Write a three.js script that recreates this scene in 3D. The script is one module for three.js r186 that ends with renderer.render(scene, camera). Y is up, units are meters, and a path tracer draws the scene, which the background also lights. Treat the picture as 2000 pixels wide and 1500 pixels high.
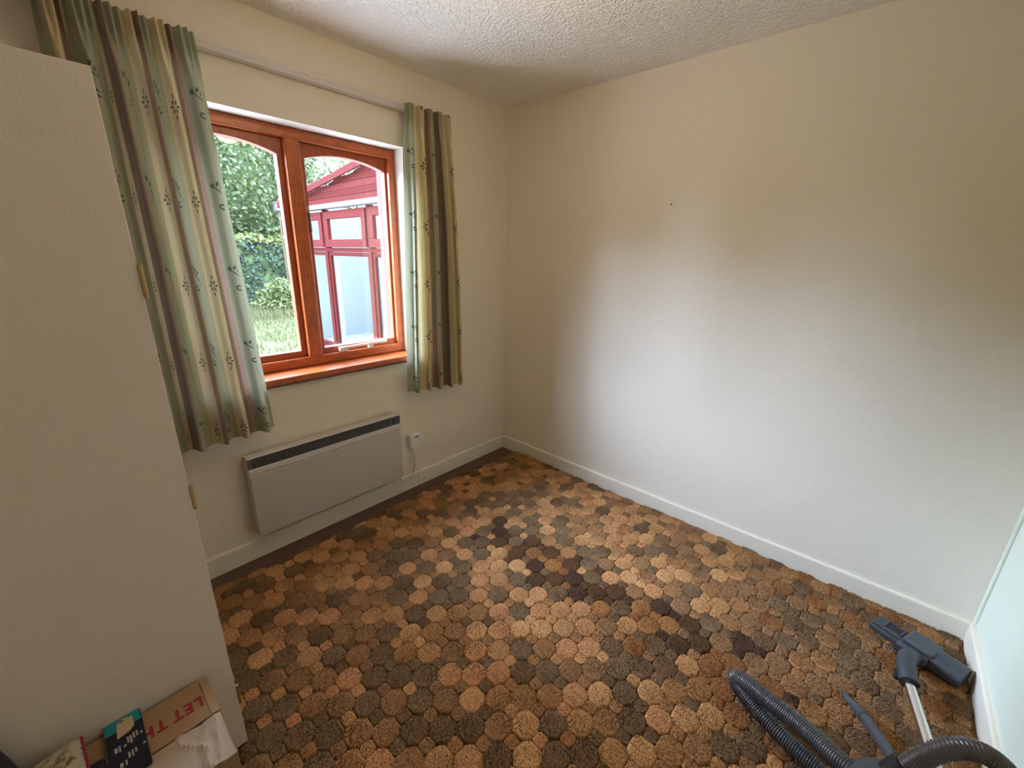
import * as THREE from 'three';
import { RoundedBoxGeometry } from 'three/addons/geometries/RoundedBoxGeometry.js';
import { mergeGeometries, mergeVertices, toCreasedNormals } from 'three/addons/utils/BufferGeometryUtils.js';
import { FontLoader } from 'three/addons/loaders/FontLoader.js';
import { TextGeometry } from 'three/addons/geometries/TextGeometry.js';
import { ImprovedNoise } from 'three/addons/math/ImprovedNoise.js';

// ------------------------------------------------------------------ camera, sky, exposure
// origin: the floor corner between the window wall (z = 0) and the long plain wall (x = 0); the room lies at x < 0, z > 0
const scene = new THREE.Scene();
const camera = new THREE.PerspectiveCamera(85.4, 4 / 3, 0.05, 200);
camera.position.set(-2.2801, 1.4904, 2.1181);
camera.rotation.set(-0.2990, -0.8429, 0.0238, 'YXZ');
scene.add(camera);

const renderer = new THREE.WebGLRenderer();
renderer.toneMapping = THREE.LinearToneMapping;
renderer.toneMappingExposure = 1.0;
renderer.shadowMap.enabled = true;

const SKY_STRENGTH = 16;
{ // bright summer sky, hazy towards the horizon, the same all round
  const W = 128, H = 64, d = new Float32Array(W * H * 4), n = new ImprovedNoise();
  for (let j = 0; j < H; j++) for (let i = 0; i < W; i++) {
    const el = ((j + 0.5) / H - 0.5) * Math.PI, az = (i / W) * 2 * Math.PI, up = Math.max(0, Math.sin(el));
    const cx = Math.cos(az) * Math.cos(el), cz = Math.sin(az) * Math.cos(el);
    const cl = 0.5 + 0.5 * n.noise(cx * 2.2 + 7, up * 3.1, cz * 2.2 + 3);
    const t = Math.min(1, up * 1.15), w = 0.35 * cl;
    const o = (j * W + i) * 4;
    d[o] = (0.98 - 0.40 * t) * (1 - w) + 1.0 * w;
    d[o + 1] = (1.02 - 0.20 * t) * (1 - w) + 1.02 * w;
    d[o + 2] = (1.10 + 0.16 * t) * (1 - w) + 1.08 * w;
    d[o + 3] = 1;
  }
  const sky = new THREE.DataTexture(d, W, H, THREE.RGBAFormat, THREE.FloatType);
  sky.mapping = THREE.EquirectangularReflectionMapping; sky.magFilter = THREE.LinearFilter; sky.needsUpdate = true;
  scene.background = sky; scene.backgroundIntensity = SKY_STRENGTH;
}
// low hazy sun over the garden, off to the left: a wide soft disc
const SUN_POWER = 31.0, SUN_AZ = 1.15, SUN_EL = 30, SUN_DISC = 54;
{
  const sun = new THREE.DirectionalLight(new THREE.Color().setRGB(0.76, 1.0, 1.46), SUN_POWER), h = Math.cos(SUN_EL * Math.PI / 180) * 40;
  sun.position.set(-1.2 - h * Math.cos(Math.atan(SUN_AZ)), 1.2 + Math.sin(SUN_EL * Math.PI / 180) * 40, -h * Math.sin(Math.atan(SUN_AZ))); sun.target.position.set(-1.2, 1.2, 0);
  sun.castShadow = true; sun.shadow.radius = SUN_DISC / 0.53; sun.shadow.mapSize.set(2048, 2048);
  const c = sun.shadow.camera; c.left = c.bottom = -22; c.right = c.top = 22; c.near = 1; c.far = 90; scene.add(sun, sun.target);
}
const LAMP_POWER = 0.85, LAMP_COLOR = new THREE.Color().setRGB(1.0, 0.73, 0.43);

// ------------------------------------------------------------------ helpers
function rng(seed) { let a = seed >>> 0; return () => { a = (a + 0x6D2B79F5) | 0; let t = Math.imul(a ^ (a >>> 15), 1 | a); t = (t + Math.imul(t ^ (t >>> 7), 61 | t)) ^ t; return ((t ^ (t >>> 14)) >>> 0) / 4294967296; }; }
const noise = new ImprovedNoise();
const taken = new Map();
function numbered(name) { const k = taken.get(name) ?? 0; taken.set(name, k + 1); return k ? name + '_' + String(k).padStart(3, '0') : name; }
function shade(o) { o.traverse((m) => { if (m.isMesh) { m.castShadow = true; m.receiveShadow = true; } }); return o; }
function obj(name, geo, mat, parent) { // one named mesh under a thing
  const g = Array.isArray(geo) ? mergeGeometries(geo.map((x) => { const y = x.index ? x.toNonIndexed() : x; for (const k of Object.keys(y.attributes)) if (!['position', 'normal', 'uv'].includes(k)) y.deleteAttribute(k); return y; })) : geo;
  const m = new THREE.Mesh(g, mat); m.name = name; m.castShadow = m.receiveShadow = true; parent.add(m); return m;
}
function thing(name, label, category, pos = [0, 0, 0], group) {
  const o = new THREE.Group(); o.name = numbered(name); o.position.set(...pos); o.userData = { label, category }; if (group) o.userData.group = group; scene.add(o); return o;
}
function struct(name, geo, mat, label) { const m = obj(name, geo, mat, scene); m.userData = { kind: 'structure' }; if (label) m.userData.label = label; return m; }
// uv in metres by the way a face points; along: the axis the grain runs (0 x, 1 y, 2 z)
function tri(geo, along = -1, off = 0) {
  const g = geo.index ? geo.toNonIndexed() : geo, p = g.attributes.position, n = g.attributes.normal, uv = new Float32Array(p.count * 2);
  for (let i = 0; i < p.count; i++) {
    const a = [Math.abs(n.getX(i)), Math.abs(n.getY(i)), Math.abs(n.getZ(i))], q = [p.getX(i), p.getY(i), p.getZ(i)];
    const k = a[0] > a[1] && a[0] > a[2] ? 0 : a[1] > a[2] ? 1 : 2;
    let [u, v] = k === 0 ? [2, 1] : k === 1 ? [0, 2] : [0, 1];
    if (along === v) [u, v] = [v, u];
    uv[2 * i] = q[u] + off; uv[2 * i + 1] = q[v] + off * 0.37 + q[k] * 0.61;
  }
  g.setAttribute('uv', new THREE.BufferAttribute(uv, 2)); return g;
}
function bx(x0, x1, y0, y1, z0, z1, r = 0, along = -1) {
  const w = x1 - x0, h = y1 - y0, d = z1 - z0, g = r ? new RoundedBoxGeometry(w, h, d, 2, Math.min(r, w / 2.01, h / 2.01, d / 2.01)) : new THREE.BoxGeometry(w, h, d);
  g.translate((x0 + x1) / 2, (y0 + y1) / 2, (z0 + z1) / 2); return tri(g, along, (x0 + y1 * 3.1 + z0 * 1.7));
}
function cyl(r0, r1, len, seg = 20) { return new THREE.CylinderGeometry(r0, r1, len, seg); }
function between(geo, a, b) { // a y-axis geometry of unit placement laid from a to b (centred)
  const A = new THREE.Vector3(...a), B = new THREE.Vector3(...b), q = new THREE.Quaternion().setFromUnitVectors(new THREE.Vector3(0, 1, 0), B.clone().sub(A).normalize());
  geo.applyQuaternion(q); const c = A.add(B).multiplyScalar(0.5); geo.translate(c.x, c.y, c.z); return geo;
}
function rod(a, b, r0, r1 = r0, seg = 20) { return between(cyl(r1, r0, new THREE.Vector3(...a).distanceTo(new THREE.Vector3(...b)), seg), a, b); }
function tube(pts, r, seg = 60, rad = 10) { return new THREE.TubeGeometry(new THREE.CatmullRomCurve3(pts.map((p) => new THREE.Vector3(...p))), seg, r, rad, false); }

// ------------------------------------------------------------------ textures (grain, weave, plaster, print)
function tex(size, fn, { srgb = false, repeat = 1, channels = 1 } = {}) {
  const d = new Uint8Array(size * size * 4);
  for (let j = 0; j < size; j++) for (let i = 0; i < size; i++) {
    const v = fn(i / size, j / size), o = (j * size + i) * 4;
    for (let k = 0; k < 3; k++) d[o + k] = Math.max(0, Math.min(255, Math.round(255 * (Array.isArray(v) ? v[k] : v))));
    d[o + 3] = 255;
  }
  const t = new THREE.DataTexture(d, size, size); t.magFilter = THREE.LinearFilter; t.minFilter = THREE.LinearMipmapLinearFilter; t.generateMipmaps = true;
  t.wrapS = t.wrapT = THREE.RepeatWrapping; t.repeat.set(repeat, repeat); if (srgb) t.colorSpace = THREE.SRGBColorSpace; t.needsUpdate = true; return t;
}
// tiling value noise
function grid(n, seed) { const r = rng(seed), a = new Float32Array(n * n).map(() => r()); return (u, v) => { u *= n; v *= n; let i = Math.floor(u), j = Math.floor(v); const f = u - i, g = v - j, s = f * f * (3 - 2 * f), t = g * g * (3 - 2 * g); i = ((i % n) + n) % n; j = ((j % n) + n) % n; const i1 = (i + 1) % n, j1 = (j + 1) % n; return (a[j * n + i] * (1 - s) + a[j * n + i1] * s) * (1 - t) + (a[j1 * n + i] * (1 - s) + a[j1 * n + i1] * s) * t; }; }
const n8 = grid(8, 1), n16 = grid(16, 2), n32 = grid(32, 3), n64 = grid(64, 4), n128 = grid(128, 5), n256 = grid(256, 6);

const plasterBump = tex(512, (u, v) => 0.25 * n32(u, v) + 0.35 * n128(u, v) + 0.4 * n256(u, v), { repeat: 2 });   // half a metre a tile
const ceilBump = tex(512, (u, v) => { const w = 0.5 * n64(u, v) + 0.28 * n32(u, v) + 0.22 * n128(u, v); return Math.max(0, Math.min(1, (w - 0.34) * 3)); }, { repeat: 2.1 });
const pileBump = tex(512, (u, v) => 0.55 * n64(u, v) + 0.3 * n128(u, v) + 0.15 * n256(u, v), { repeat: 4 });       // 25 cm a tile, tufts of 4 mm
const pileMap = tex(512, (u, v) => { const t = 0.36 + 0.55 * n64(u, v) + 0.38 * (n128(u, v) - 0.3) + 0.22 * (n16(u, v) - 0.5); return [t, t * (0.97 + 0.06 * n32(u, v)), t * (0.94 + 0.1 * n32(v, u))]; }, { repeat: 4 });
const woodMap = tex(512, (u, v) => { // grain runs along u
  const wav = 0.05 * n8(u, v), f = n64(u * 0.06, v * 1 + wav) * 0.5 + n256(u * 0.05, v + wav) * 0.35 + 0.3 * n16(u, v + wav);
  const t = 0.62 + 0.55 * (f - 0.55); return [t * 1.05, t * (0.98), t * 0.95];
}, { repeat: 3 });
const weave = tex(256, (u, v) => 0.5 + 0.25 * Math.sin(u * 2 * Math.PI * 64) + 0.25 * Math.sin(v * 2 * Math.PI * 64), { repeat: 1 });

const std = (rgb, roughness = 0.7, o = {}) => new THREE.MeshPhysicalMaterial({ color: new THREE.Color().setRGB(...rgb), roughness, metalness: 0, ...o });
const M = {
  wall: std([0.78, 0.71, 0.58], 0.75, { bumpMap: plasterBump, bumpScale: 0.0012 }),
  wallPale: std([0.73, 0.78, 0.63], 0.5, { bumpMap: plasterBump, bumpScale: 0.0006 }),
  reveal: std([0.78, 0.74, 0.66], 0.7, { bumpMap: plasterBump, bumpScale: 0.0006 }),
  ceiling: std([0.90, 0.87, 0.79], 0.85, { bumpMap: ceilBump, bumpScale: 0.0045 }),
  gloss: std([0.78, 0.72, 0.58], 0.45, { bumpMap: plasterBump, bumpScale: 0.0003 }),
  underlay: std([0.125, 0.068, 0.053], 0.75, { bumpMap: plasterBump, bumpScale: 0.0015 }),
  wood: std([0.66, 0.150, 0.022], 0.38, { map: woodMap, clearcoat: 0.15, clearcoatRoughness: 0.3 }),
  woodDark: std([0.50, 0.105, 0.028], 0.4, { map: woodMap, clearcoat: 0.12, clearcoatRoughness: 0.3 }),
  glass: new THREE.MeshPhysicalMaterial({ color: 0xffffff, roughness: 0, transmission: 1, thickness: 0, ior: 1.5 }),
  whitePlastic: std([0.75, 0.74, 0.71], 0.35),
  heater: std([0.66, 0.62, 0.58], 0.42, { metalness: 0.15 }),
  heaterFace: std([0.55, 0.52, 0.48], 0.45, { metalness: 0.15 }),
  grille: std([0.055, 0.058, 0.066], 0.5),
  grilleFin: std([0.10, 0.105, 0.115], 0.45),
  black: std([0.012, 0.012, 0.014], 0.6),
  door: std([0.84, 0.76, 0.68], 0.42, { bumpMap: plasterBump, bumpScale: 0.0005 }),
  brass: std([0.55, 0.40, 0.17], 0.35, { metalness: 0.9 }),
  cardboard: std([0.40, 0.25, 0.13], 0.85, { bumpMap: plasterBump, bumpScale: 0.0008 }),
  cardboardPale: std([0.50, 0.40, 0.31], 0.8, { bumpMap: plasterBump, bumpScale: 0.0008 }),
  redInk: std([0.36, 0.016, 0.03], 0.7),
  clearTape: std([0.40, 0.27, 0.16], 0.15, { clearcoat: 1, clearcoatRoughness: 0.08 }),
  vacuum: std([0.042, 0.049, 0.055], 0.42, { bumpMap: plasterBump, bumpScale: 0.0003 }),
  vacuumSoft: std([0.060, 0.067, 0.074], 0.38),
  hose: std([0.13, 0.13, 0.14], 0.25, { metalness: 0.55 }),
  chrome: std([0.80, 0.78, 0.74], 0.22, { metalness: 1 }),
  navy: std([0.012, 0.016, 0.045], 0.5),
};

// ------------------------------------------------------------------ the room shell
const WX = [-1.925, -0.815], WY = [0.885, 2.035], ROOM = { left: -2.75, back: 2.65, top: 2.4 };
struct('floor', bx(ROOM.left - 0.2, 0.2, -0.2, 0, -0.3, ROOM.back + 0.2), M.underlay, 'plain purple brown floor strip between carpet and skirting');
struct('ceiling', bx(ROOM.left - 0.2, 0.2, ROOM.top, ROOM.top + 0.2, -0.3, ROOM.back + 0.2), M.ceiling, 'textured cream ceiling');
const ring4 = (z0, z1) => [bx(ROOM.left - 0.2, WX[0], 0, ROOM.top, z0, z1), bx(WX[1], 0.2, 0, ROOM.top, z0, z1), bx(WX[0], WX[1], 0, WY[0] - 0.03, z0, z1), bx(WX[0], WX[1], WY[1], ROOM.top, z0, z1)];
struct('wall_north', ring4(-0.17, 0), M.wall, 'cream wall with the window');
struct('wall_east', bx(0, 0.2, 0, ROOM.top, 0, ROOM.back), M.wall, 'long plain cream wall lit by the window');
struct('wall_south', bx(ROOM.left - 0.2, 0.2, 0, ROOM.top, ROOM.back, ROOM.back + 0.2), M.wallPale, 'pale greenish white wall beside the vacuum head');
struct('wall_west', bx(ROOM.left - 0.2, ROOM.left, 0, ROOM.top, 0, ROOM.back), M.wall);
{ // skirting boards with a rounded top edge
  const prof = () => { const s = new THREE.Shape(); s.moveTo(0, 0); s.lineTo(0.016, 0); s.lineTo(0.016, 0.092); s.quadraticCurveTo(0.016, 0.101, 0.006, 0.1015); s.lineTo(0, 0.1015); return s; };
  const run = (len) => new THREE.ExtrudeGeometry(prof(), { depth: len, bevelEnabled: false, curveSegments: 4 });
  const north = (x0, x1) => { const g = run(x1 - x0); g.rotateY(-Math.PI / 2); g.scale(-1, 1, 1); g.rotateY(0); return g; };
  const mk = (x0, x1) => { const g = run(x1 - x0); g.applyMatrix4(new THREE.Matrix4().makeBasis(new THREE.Vector3(0, 0, 1), new THREE.Vector3(0, 1, 0), new THREE.Vector3(-1, 0, 0))); g.translate(x1, 0, 0); return tri(g); };
  struct('baseboard_north', [mk(-0.836, 0), mk(ROOM.left, -0.8385)], M.gloss, 'cream gloss skirting under the window');
  const e = run(ROOM.back); e.scale(-1, 1, 1); e.index ?? 0; // face winding is restored below
  flip(e); struct('baseboard_east', tri(e), M.gloss, 'white gloss skirting along the long plain wall');
  const s = run(-ROOM.left); s.applyMatrix4(new THREE.Matrix4().makeBasis(new THREE.Vector3(0, 0, -1), new THREE.Vector3(0, 1, 0), new THREE.Vector3(1, 0, 0))); s.translate(ROOM.left, 0, ROOM.back);
  struct('baseboard_south', tri(s), M.gloss, 'white gloss skirting under the pale wall');
  struct('trim_1', bx(-0.019, 0, 0.1015, ROOM.top, ROOM.back - 0.009, ROOM.back, 0.003), M.wallPale, 'thin corner bead on the pale wall');
}
function flip(g) { const p = g.attributes.position, n = g.attributes.normal, u = g.attributes.uv; for (let i = 0; i < p.count; i += 3) for (const a of [p, n, u]) if (a) for (let k = 0; k < a.itemSize; k++) { const t = a.array[(i + 1) * a.itemSize + k]; a.array[(i + 1) * a.itemSize + k] = a.array[(i + 2) * a.itemSize + k]; a.array[(i + 2) * a.itemSize + k] = t; } return g; }

// ------------------------------------------------------------------ the window
{
  const w = new THREE.Group(); w.name = 'window_1'; w.userData = { kind: 'structure', label: 'varnished reddish wooden window with two arched lights' }; scene.add(w);
  const F = -0.10, B = -0.17;
  // outer frame members
  obj('frame_head', bx(WX[0], WX[1], 1.983, WY[1] - 0.006, B, F, 0.004, 0), M.wood, w);
  obj('frame_base', bx(WX[0], WX[1], 0.908, 0.955, B, F, 0.004, 0), M.wood, w);
  obj('frame_jamb', bx(WX[1] - 0.042, WX[1], 0.953, 1.985, B, F, 0.004, 1), M.wood, w);
  obj('frame_jamb', bx(WX[0], WX[0] + 0.042, 0.953, 1.985, B, F, 0.004, 1), M.wood, w);
  obj('mullion', bx(-1.399, -1.331, 0.953, 1.985, B, F + 0.006, 0.006, 1), M.wood, w);
  obj('glazing_bead', bx(-1.331, -1.322, 0.956, 1.982, -0.13, -0.108, 0.003, 1), M.woodDark, w);
  obj('sill_board', bx(WX[0] - 0.03, WX[1] + 0.0, 0.872, 0.905, -0.17, 0.035, 0.008, 0), M.wood, w);
  // sashes with a shallow arched head
  const sash = (name, x0, x1, g0, g1) => {
    const s = new THREE.Shape(); s.moveTo(x0, 0.951); s.lineTo(x1, 0.951); s.lineTo(x1, 1.988); s.lineTo(x0, 1.988); s.lineTo(x0, 0.951);
    const hole = (e) => { const h = new THREE.Path(), a = g0 - e, b = g1 + e, m = (a + b) / 2; h.moveTo(a, 0.988 - e); h.lineTo(a, 1.915); const N = 18; for (let i = 0; i <= N; i++) { const t = i / N; h.lineTo(a + (b - a) * t, 1.915 + e + 0.036 * (1 - Math.pow(2 * t - 1, 2))); } h.lineTo(b, 0.988 - e); h.lineTo(a, 0.988 - e); return h; };
    s.holes.push(hole(0));
    const g = new THREE.ExtrudeGeometry(s, { depth: 0.034, bevelEnabled: true, bevelThickness: 0.004, bevelSize: 0.004, bevelSegments: 2, bevelOffset: -0.004 });
    g.translate(0, 0, -0.166);
    const m = obj(name, tri(g, 1), M.woodDark, w);
    const p = new THREE.Shape(); const q = hole(0.004).getPoints(); p.setFromPoints(q);
    const pg = new THREE.ShapeGeometry(p); pg.translate(0, 0, -0.153);
    obj('pane', pg, M.glass, m).userData.label = 'clear window pane';
    return m;
  };
  sash('fixed_light', WX[0] + 0.03, -1.385, WX[0] + 0.07, -1.426);
  const c = sash('opening_casement', -1.345, WX[1] - 0.03, -1.301, -0.868);
  // latch on the casement's meeting stile
  obj('latch', [bx(-1.322, -1.304, 1.60, 1.70, -0.134, -0.122, 0.004), bx(-1.318, -1.308, 1.575, 1.665, -0.118, -0.106, 0.004), bx(-1.319, -1.307, 1.655, 1.672, -0.124, -0.106, 0.004)], std([0.35, 0.33, 0.31], 0.3, { metalness: 0.8 }), c).userData.label = 'grey metal window catch';
  // white casement stay lying along the bottom rail
  obj('casement_stay', [rod([-1.225, 0.978, -0.094], [-0.945, 0.985, -0.098], 0.0075), bx(-1.235, -1.19, 0.958, 0.984, -0.115, -0.088, 0.005), bx(-1.06, -1.03, 0.955, 0.975, -0.115, -0.095, 0.004), bx(-0.99, -0.94, 0.976, 0.992, -0.115, -0.09, 0.005)], M.whitePlastic, c).userData.label = 'white casement stay';
  // painted reveals (plaster lining of the opening)
  obj('reveal_lining', [bx(WX[0] - 0.001, WX[1] + 0.0005, WY[1] - 0.004, WY[1] + 0.002, -0.1, -0.0005), bx(WX[1] - 0.003, WX[1] + 0.002, 0.906, WY[1], -0.1, -0.0005), bx(WX[0] - 0.002, WX[0] + 0.003, 0.906, WY[1], -0.1, -0.0005)], M.reveal, w).userData.label = 'pale painted reveal';
}

// ------------------------------------------------------------------ carpet: sculpted pile, octagons with small squares between
{
  const t = thing('carpet', 'brown sculpted shag carpet with octagon and square pile pattern', 'carpet', [0, 0, 0]);
  const r = rng(77), PX = 0.0655, PZ = 0.0634, OX = -0.902, OZ = 1.076;
  const edge = (x) => 0.142 + 0.018 * Math.sin(x * 3.1 + 1.2) + 0.008 * noise.noise(x * 9, 3.3, 0) + (x < -1.3 ? (x + 1.3) * 0.06 : 0);
  const s = new THREE.Shape(), x1 = -0.0165, x0 = ROOM.left + 0.001, N = 110;
  s.moveTo(x0, ROOM.back - 0.017); s.lineTo(x1, ROOM.back - 0.017);
  for (let i = 0; i <= N; i++) { const x = x1 + (x0 - x1) * i / N; s.lineTo(x, edge(x) + 0.004 * (r() - 0.5)); }
  const bg = new THREE.ExtrudeGeometry(s, { depth: 0.005, bevelEnabled: false }); bg.rotateX(Math.PI / 2); bg.translate(0, 0.0055, 0);
  const pile = (rgb, vc = true) => std(rgb, 1, { vertexColors: vc, specularIntensity: 0.2, map: vc ? null : pileMap, bumpMap: vc ? null : pileBump, bumpScale: 0.004 });
  const backing = obj('backing', tri(bg), pile([0.22, 0.115, 0.05], false), t);
  const P = { // pile colours
    tan: [[0.60, 0.325, 0.140], [0.66, 0.375, 0.165], [0.55, 0.300, 0.130], [0.62, 0.315, 0.145]].map((c) => pile(c)),
    mid: [[0.40, 0.215, 0.095], [0.36, 0.200, 0.095], [0.44, 0.230, 0.095]].map((c) => pile(c)),
    dark: [[0.240, 0.150, 0.078], [0.265, 0.170, 0.090], [0.220, 0.132, 0.070]].map((c) => pile(c)),
    rust: [[0.42, 0.200, 0.072], [0.34, 0.155, 0.060]].map((c) => pile(c)),
    deep: [[0.125, 0.068, 0.036], [0.11, 0.060, 0.038], [0.15, 0.078, 0.038]].map((c) => pile(c)),
  };
  // a patch of pile: a low pillow set with short yarn tufts that lean every way; grain of tone from tuft to tuft
  const pillow = (pts, h, v, a0) => {
    const q = rng(900 + v), rings = [[1.0, 0.001], [0.97, h * 0.75], [0.82, h * 0.98]], pos = [], col = [], idx = [], n = pts.length;
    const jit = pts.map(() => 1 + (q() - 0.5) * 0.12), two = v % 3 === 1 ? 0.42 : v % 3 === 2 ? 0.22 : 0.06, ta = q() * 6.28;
    for (const [k, y] of rings) pts.forEach(([a, b], i) => { pos.push(a * k * jit[i], y, b * k * jit[i]); col.push(0.92, 0.9, 0.86); });
    pos.push(0, h, 0); col.push(0.92, 0.9, 0.86); const top = 3 * n;
    for (let j = 0; j < 2; j++) for (let i = 0; i < n; i++) { const a = j * n + i, b = j * n + (i + 1) % n; idx.push(a, a + n, b, b, a + n, b + n); }
    for (let i = 0; i < n; i++) idx.push(2 * n + i, top, 2 * n + (i + 1) % n);
    const inside = (x, z) => { let c = false; for (let i = 0, j = n - 1; i < n; j = i++) { const [xi, zi] = pts[i], [xj, zj] = pts[j]; if ((zi > z) !== (zj > z) && x < (xj - xi) * (z - zi) / (zj - zi) + xi) c = !c; } return c; };
    const step = 0.0053;
    for (let x = -a0; x <= a0; x += step) for (let z = -a0; z <= a0; z += step) {
      const px = x + (q() - 0.5) * step, pz = z + (q() - 0.5) * step; if (!inside(px * 1.035, pz * 1.035)) continue;
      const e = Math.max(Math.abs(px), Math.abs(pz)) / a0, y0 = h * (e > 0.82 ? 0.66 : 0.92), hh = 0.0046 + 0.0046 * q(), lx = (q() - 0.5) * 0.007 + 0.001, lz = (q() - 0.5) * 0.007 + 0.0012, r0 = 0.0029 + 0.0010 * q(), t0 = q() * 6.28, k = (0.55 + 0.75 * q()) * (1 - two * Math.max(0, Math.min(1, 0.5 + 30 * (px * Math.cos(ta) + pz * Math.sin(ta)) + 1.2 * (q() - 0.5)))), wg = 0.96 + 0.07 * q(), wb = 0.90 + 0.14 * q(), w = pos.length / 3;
      for (let i = 0; i < 3; i++) { const t = t0 + i * 2.094; pos.push(px + Math.cos(t) * r0, y0 - 0.001, pz + Math.sin(t) * r0); col.push(k, k * wg, k * wb); }
      pos.push(px + lx, y0 + hh, pz + lz); col.push(k, k * wg, k * wb);
      idx.push(w, w + 3, w + 1, w + 1, w + 3, w + 2, w + 2, w + 3, w);
    }
    const g = new THREE.BufferGeometry(); g.setAttribute('position', new THREE.Float32BufferAttribute(pos, 3)); g.setAttribute('color', new THREE.Float32BufferAttribute(col, 3)); g.setIndex(idx);
    const uv = []; for (let i = 0; i < pos.length; i += 3) uv.push(pos[i] + v * 0.173, pos[i + 2] + v * 0.091);
    g.setAttribute('uv', new THREE.Float32BufferAttribute(uv, 2)); g.computeVertexNormals(); return g;
  };
  const oct = (ax, az, cut) => { const c = [[ax, az - cut], [ax, -(az - cut)], [ax - cut, -az], [-(ax - cut), -az], [-ax, -(az - cut)], [-ax, az - cut], [-(ax - cut), az], [ax - cut, az]], out = []; c.forEach((p, i) => { const b = c[(i + 1) % 8]; out.push(p); if (Math.hypot(p[0] - b[0], p[1] - b[1]) > 0.025) out.push([(p[0] + b[0]) / 2 * 1.02, (p[1] + b[1]) / 2 * 1.02]); }); return out.reverse(); };
  const sq = (a) => { const c = [[a, a * 0.6], [a, -a * 0.6], [a * 0.6, -a], [-a * 0.6, -a], [-a, -a * 0.6], [-a, a * 0.6], [-a * 0.6, a], [a * 0.6, a]]; return c.reverse(); };
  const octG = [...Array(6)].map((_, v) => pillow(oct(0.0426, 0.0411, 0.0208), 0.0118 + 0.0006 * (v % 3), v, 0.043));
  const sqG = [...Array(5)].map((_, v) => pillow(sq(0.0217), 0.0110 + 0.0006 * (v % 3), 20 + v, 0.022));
  const R = camera.rotation.clone(), inv = new THREE.Matrix4().makeRotationFromEuler(R).transpose();
  const list = [], cp = camera.position;
  // dyed patches that can be read off one by one in the middle of the floor
  const seenTones = [[-0.899, 1.076, 'deep'], [-0.834, 1.135, 'rust'], [-0.772, 1.201, 'deep'], [-0.973, 1.141, 'deep'], [-0.902, 1.2, 'deep'], [-0.843, 1.262, 'deep'], [-1.035, 1.076, 'dark'], [-0.977, 1.261, 'dark'], [-0.906, 1.329, 'deep'], [-0.841, 1.39, 'deep'], [-0.91, 1.453, 'rust'], [-0.9, 0.945, 'deep'], [-0.835, 0.882, 'dark'], [-0.902, 0.822, 'deep'], [-0.837, 0.754, 'deep'], [-0.898, 0.691, 'dark'], [-0.763, 0.696, 'deep'], [-1.044, 1.582, 'dark'], [-1.108, 1.643, 'dark'], [-0.982, 1.765, 'dark'], [-0.854, 1.766, 'deep'], [-0.913, 1.698, 'dark'], [-0.977, 1.641, 'rust'], [-0.965, 1.01, 'tan'], [-1.1, 1.14, 'tan'], [-1.04, 1.2, 'tan'], [-1.1, 1.27, 'tan'], [-1.17, 1.2, 'dark'], [-1.04, 1.33, 'tan'], [-0.97, 1.39, 'tan'], [-1.1, 1.39, 'tan'], [-1.17, 1.33, 'tan']];
  // brushed-up dark streak in the middle of the floor, as the vacuum left it
  const streak = (x, z) => { const cx = -0.84 + 0.10 * (z - 1.1), w = z < 0.9 ? 0.07 : z < 1.5 ? 0.13 : 0.10; return z > 0.68 && z < 2.2 && Math.abs(x - cx) < w + 0.03 * noise.noise(z * 8, x * 8, 2); };
  for (let i = -32; i <= 16; i++) for (let j = -18; j <= 27; j++) {
    const z = OZ + j * PZ, x = OX + i * PX - 0.022 * (z - OZ);
    const octagon = ((i + j) & 1) === 0, hw = octagon ? 0.0428 : 0.022;
    // patches cut short where the carpet meets a wall or its own edge
    const xa = Math.max(x - hw, ROOM.left + 0.002), xb = Math.min(x + hw, -0.018), za = Math.max(z - hw, edge(x) + 0.003), zb = Math.min(z + hw, ROOM.back - 0.019);
    if (xb - xa < 0.014 || zb - za < 0.014) continue;
    const v = new THREE.Vector3(x - cp.x, -cp.y, z - cp.z).applyMatrix4(inv), px = 1000 - 812.7 * v.x / v.z, py = 750 + 812.7 * v.y / v.z;
    const k = (0.92 - cp.z) / (z - cp.z), hid = z < 0.92 && cp.x + k * (x - cp.x) < -2.135;
    const seen = v.z < -0.3 && px > -30 && px < 2030 && py < 1530 && py > 0 && !hid && !(x < -2.2 && z < 1.2);
    const rr = r(), rv = r(), rt = r(), clump = noise.noise(x * 4.1 + 5, z * 4.1, 7.7);
    let kind;
    if (octagon) kind = rr < 0.31 - clump * 0.3 ? 'dark' : rr < 0.60 ? 'mid' : 'tan'; else kind = rr < 0.26 ? 'dark' : rr < 0.66 ? 'mid' : 'tan';
    if (streak(x, z)) kind = z < 1.5 ? (rr < 0.42 ? 'deep' : rr < 0.68 ? 'dark' : rr < 0.9 ? 'rust' : 'tan') : (rr < 0.3 ? 'deep' : rr < 0.55 ? 'dark' : rr < 0.75 ? 'rust' : 'mid');
    if (z > 1.9 && x > -1.0 && rr > 0.45) kind = rv < 0.7 ? 'mid' : 'rust';
    const known = octagon && seenTones.find(([kx, kz]) => Math.hypot(kx - x, kz - z) < 0.034); if (known) kind = known[2];
    list.push({ x: (xa + xb) / 2 + (r() - 0.5) * 0.003, z: (za + zb) / 2 + (r() - 0.5) * 0.003, sx: (xb - xa) / (2 * hw), sz: (zb - za) / (2 * hw), octagon, kind, seen, size: v.z < 0 ? 1 / (v.z * v.z) : 0, rv, rt, tilt: [(r() - 0.5) * 0.05, (r() - 0.5) * 0.05] });
  }
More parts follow.
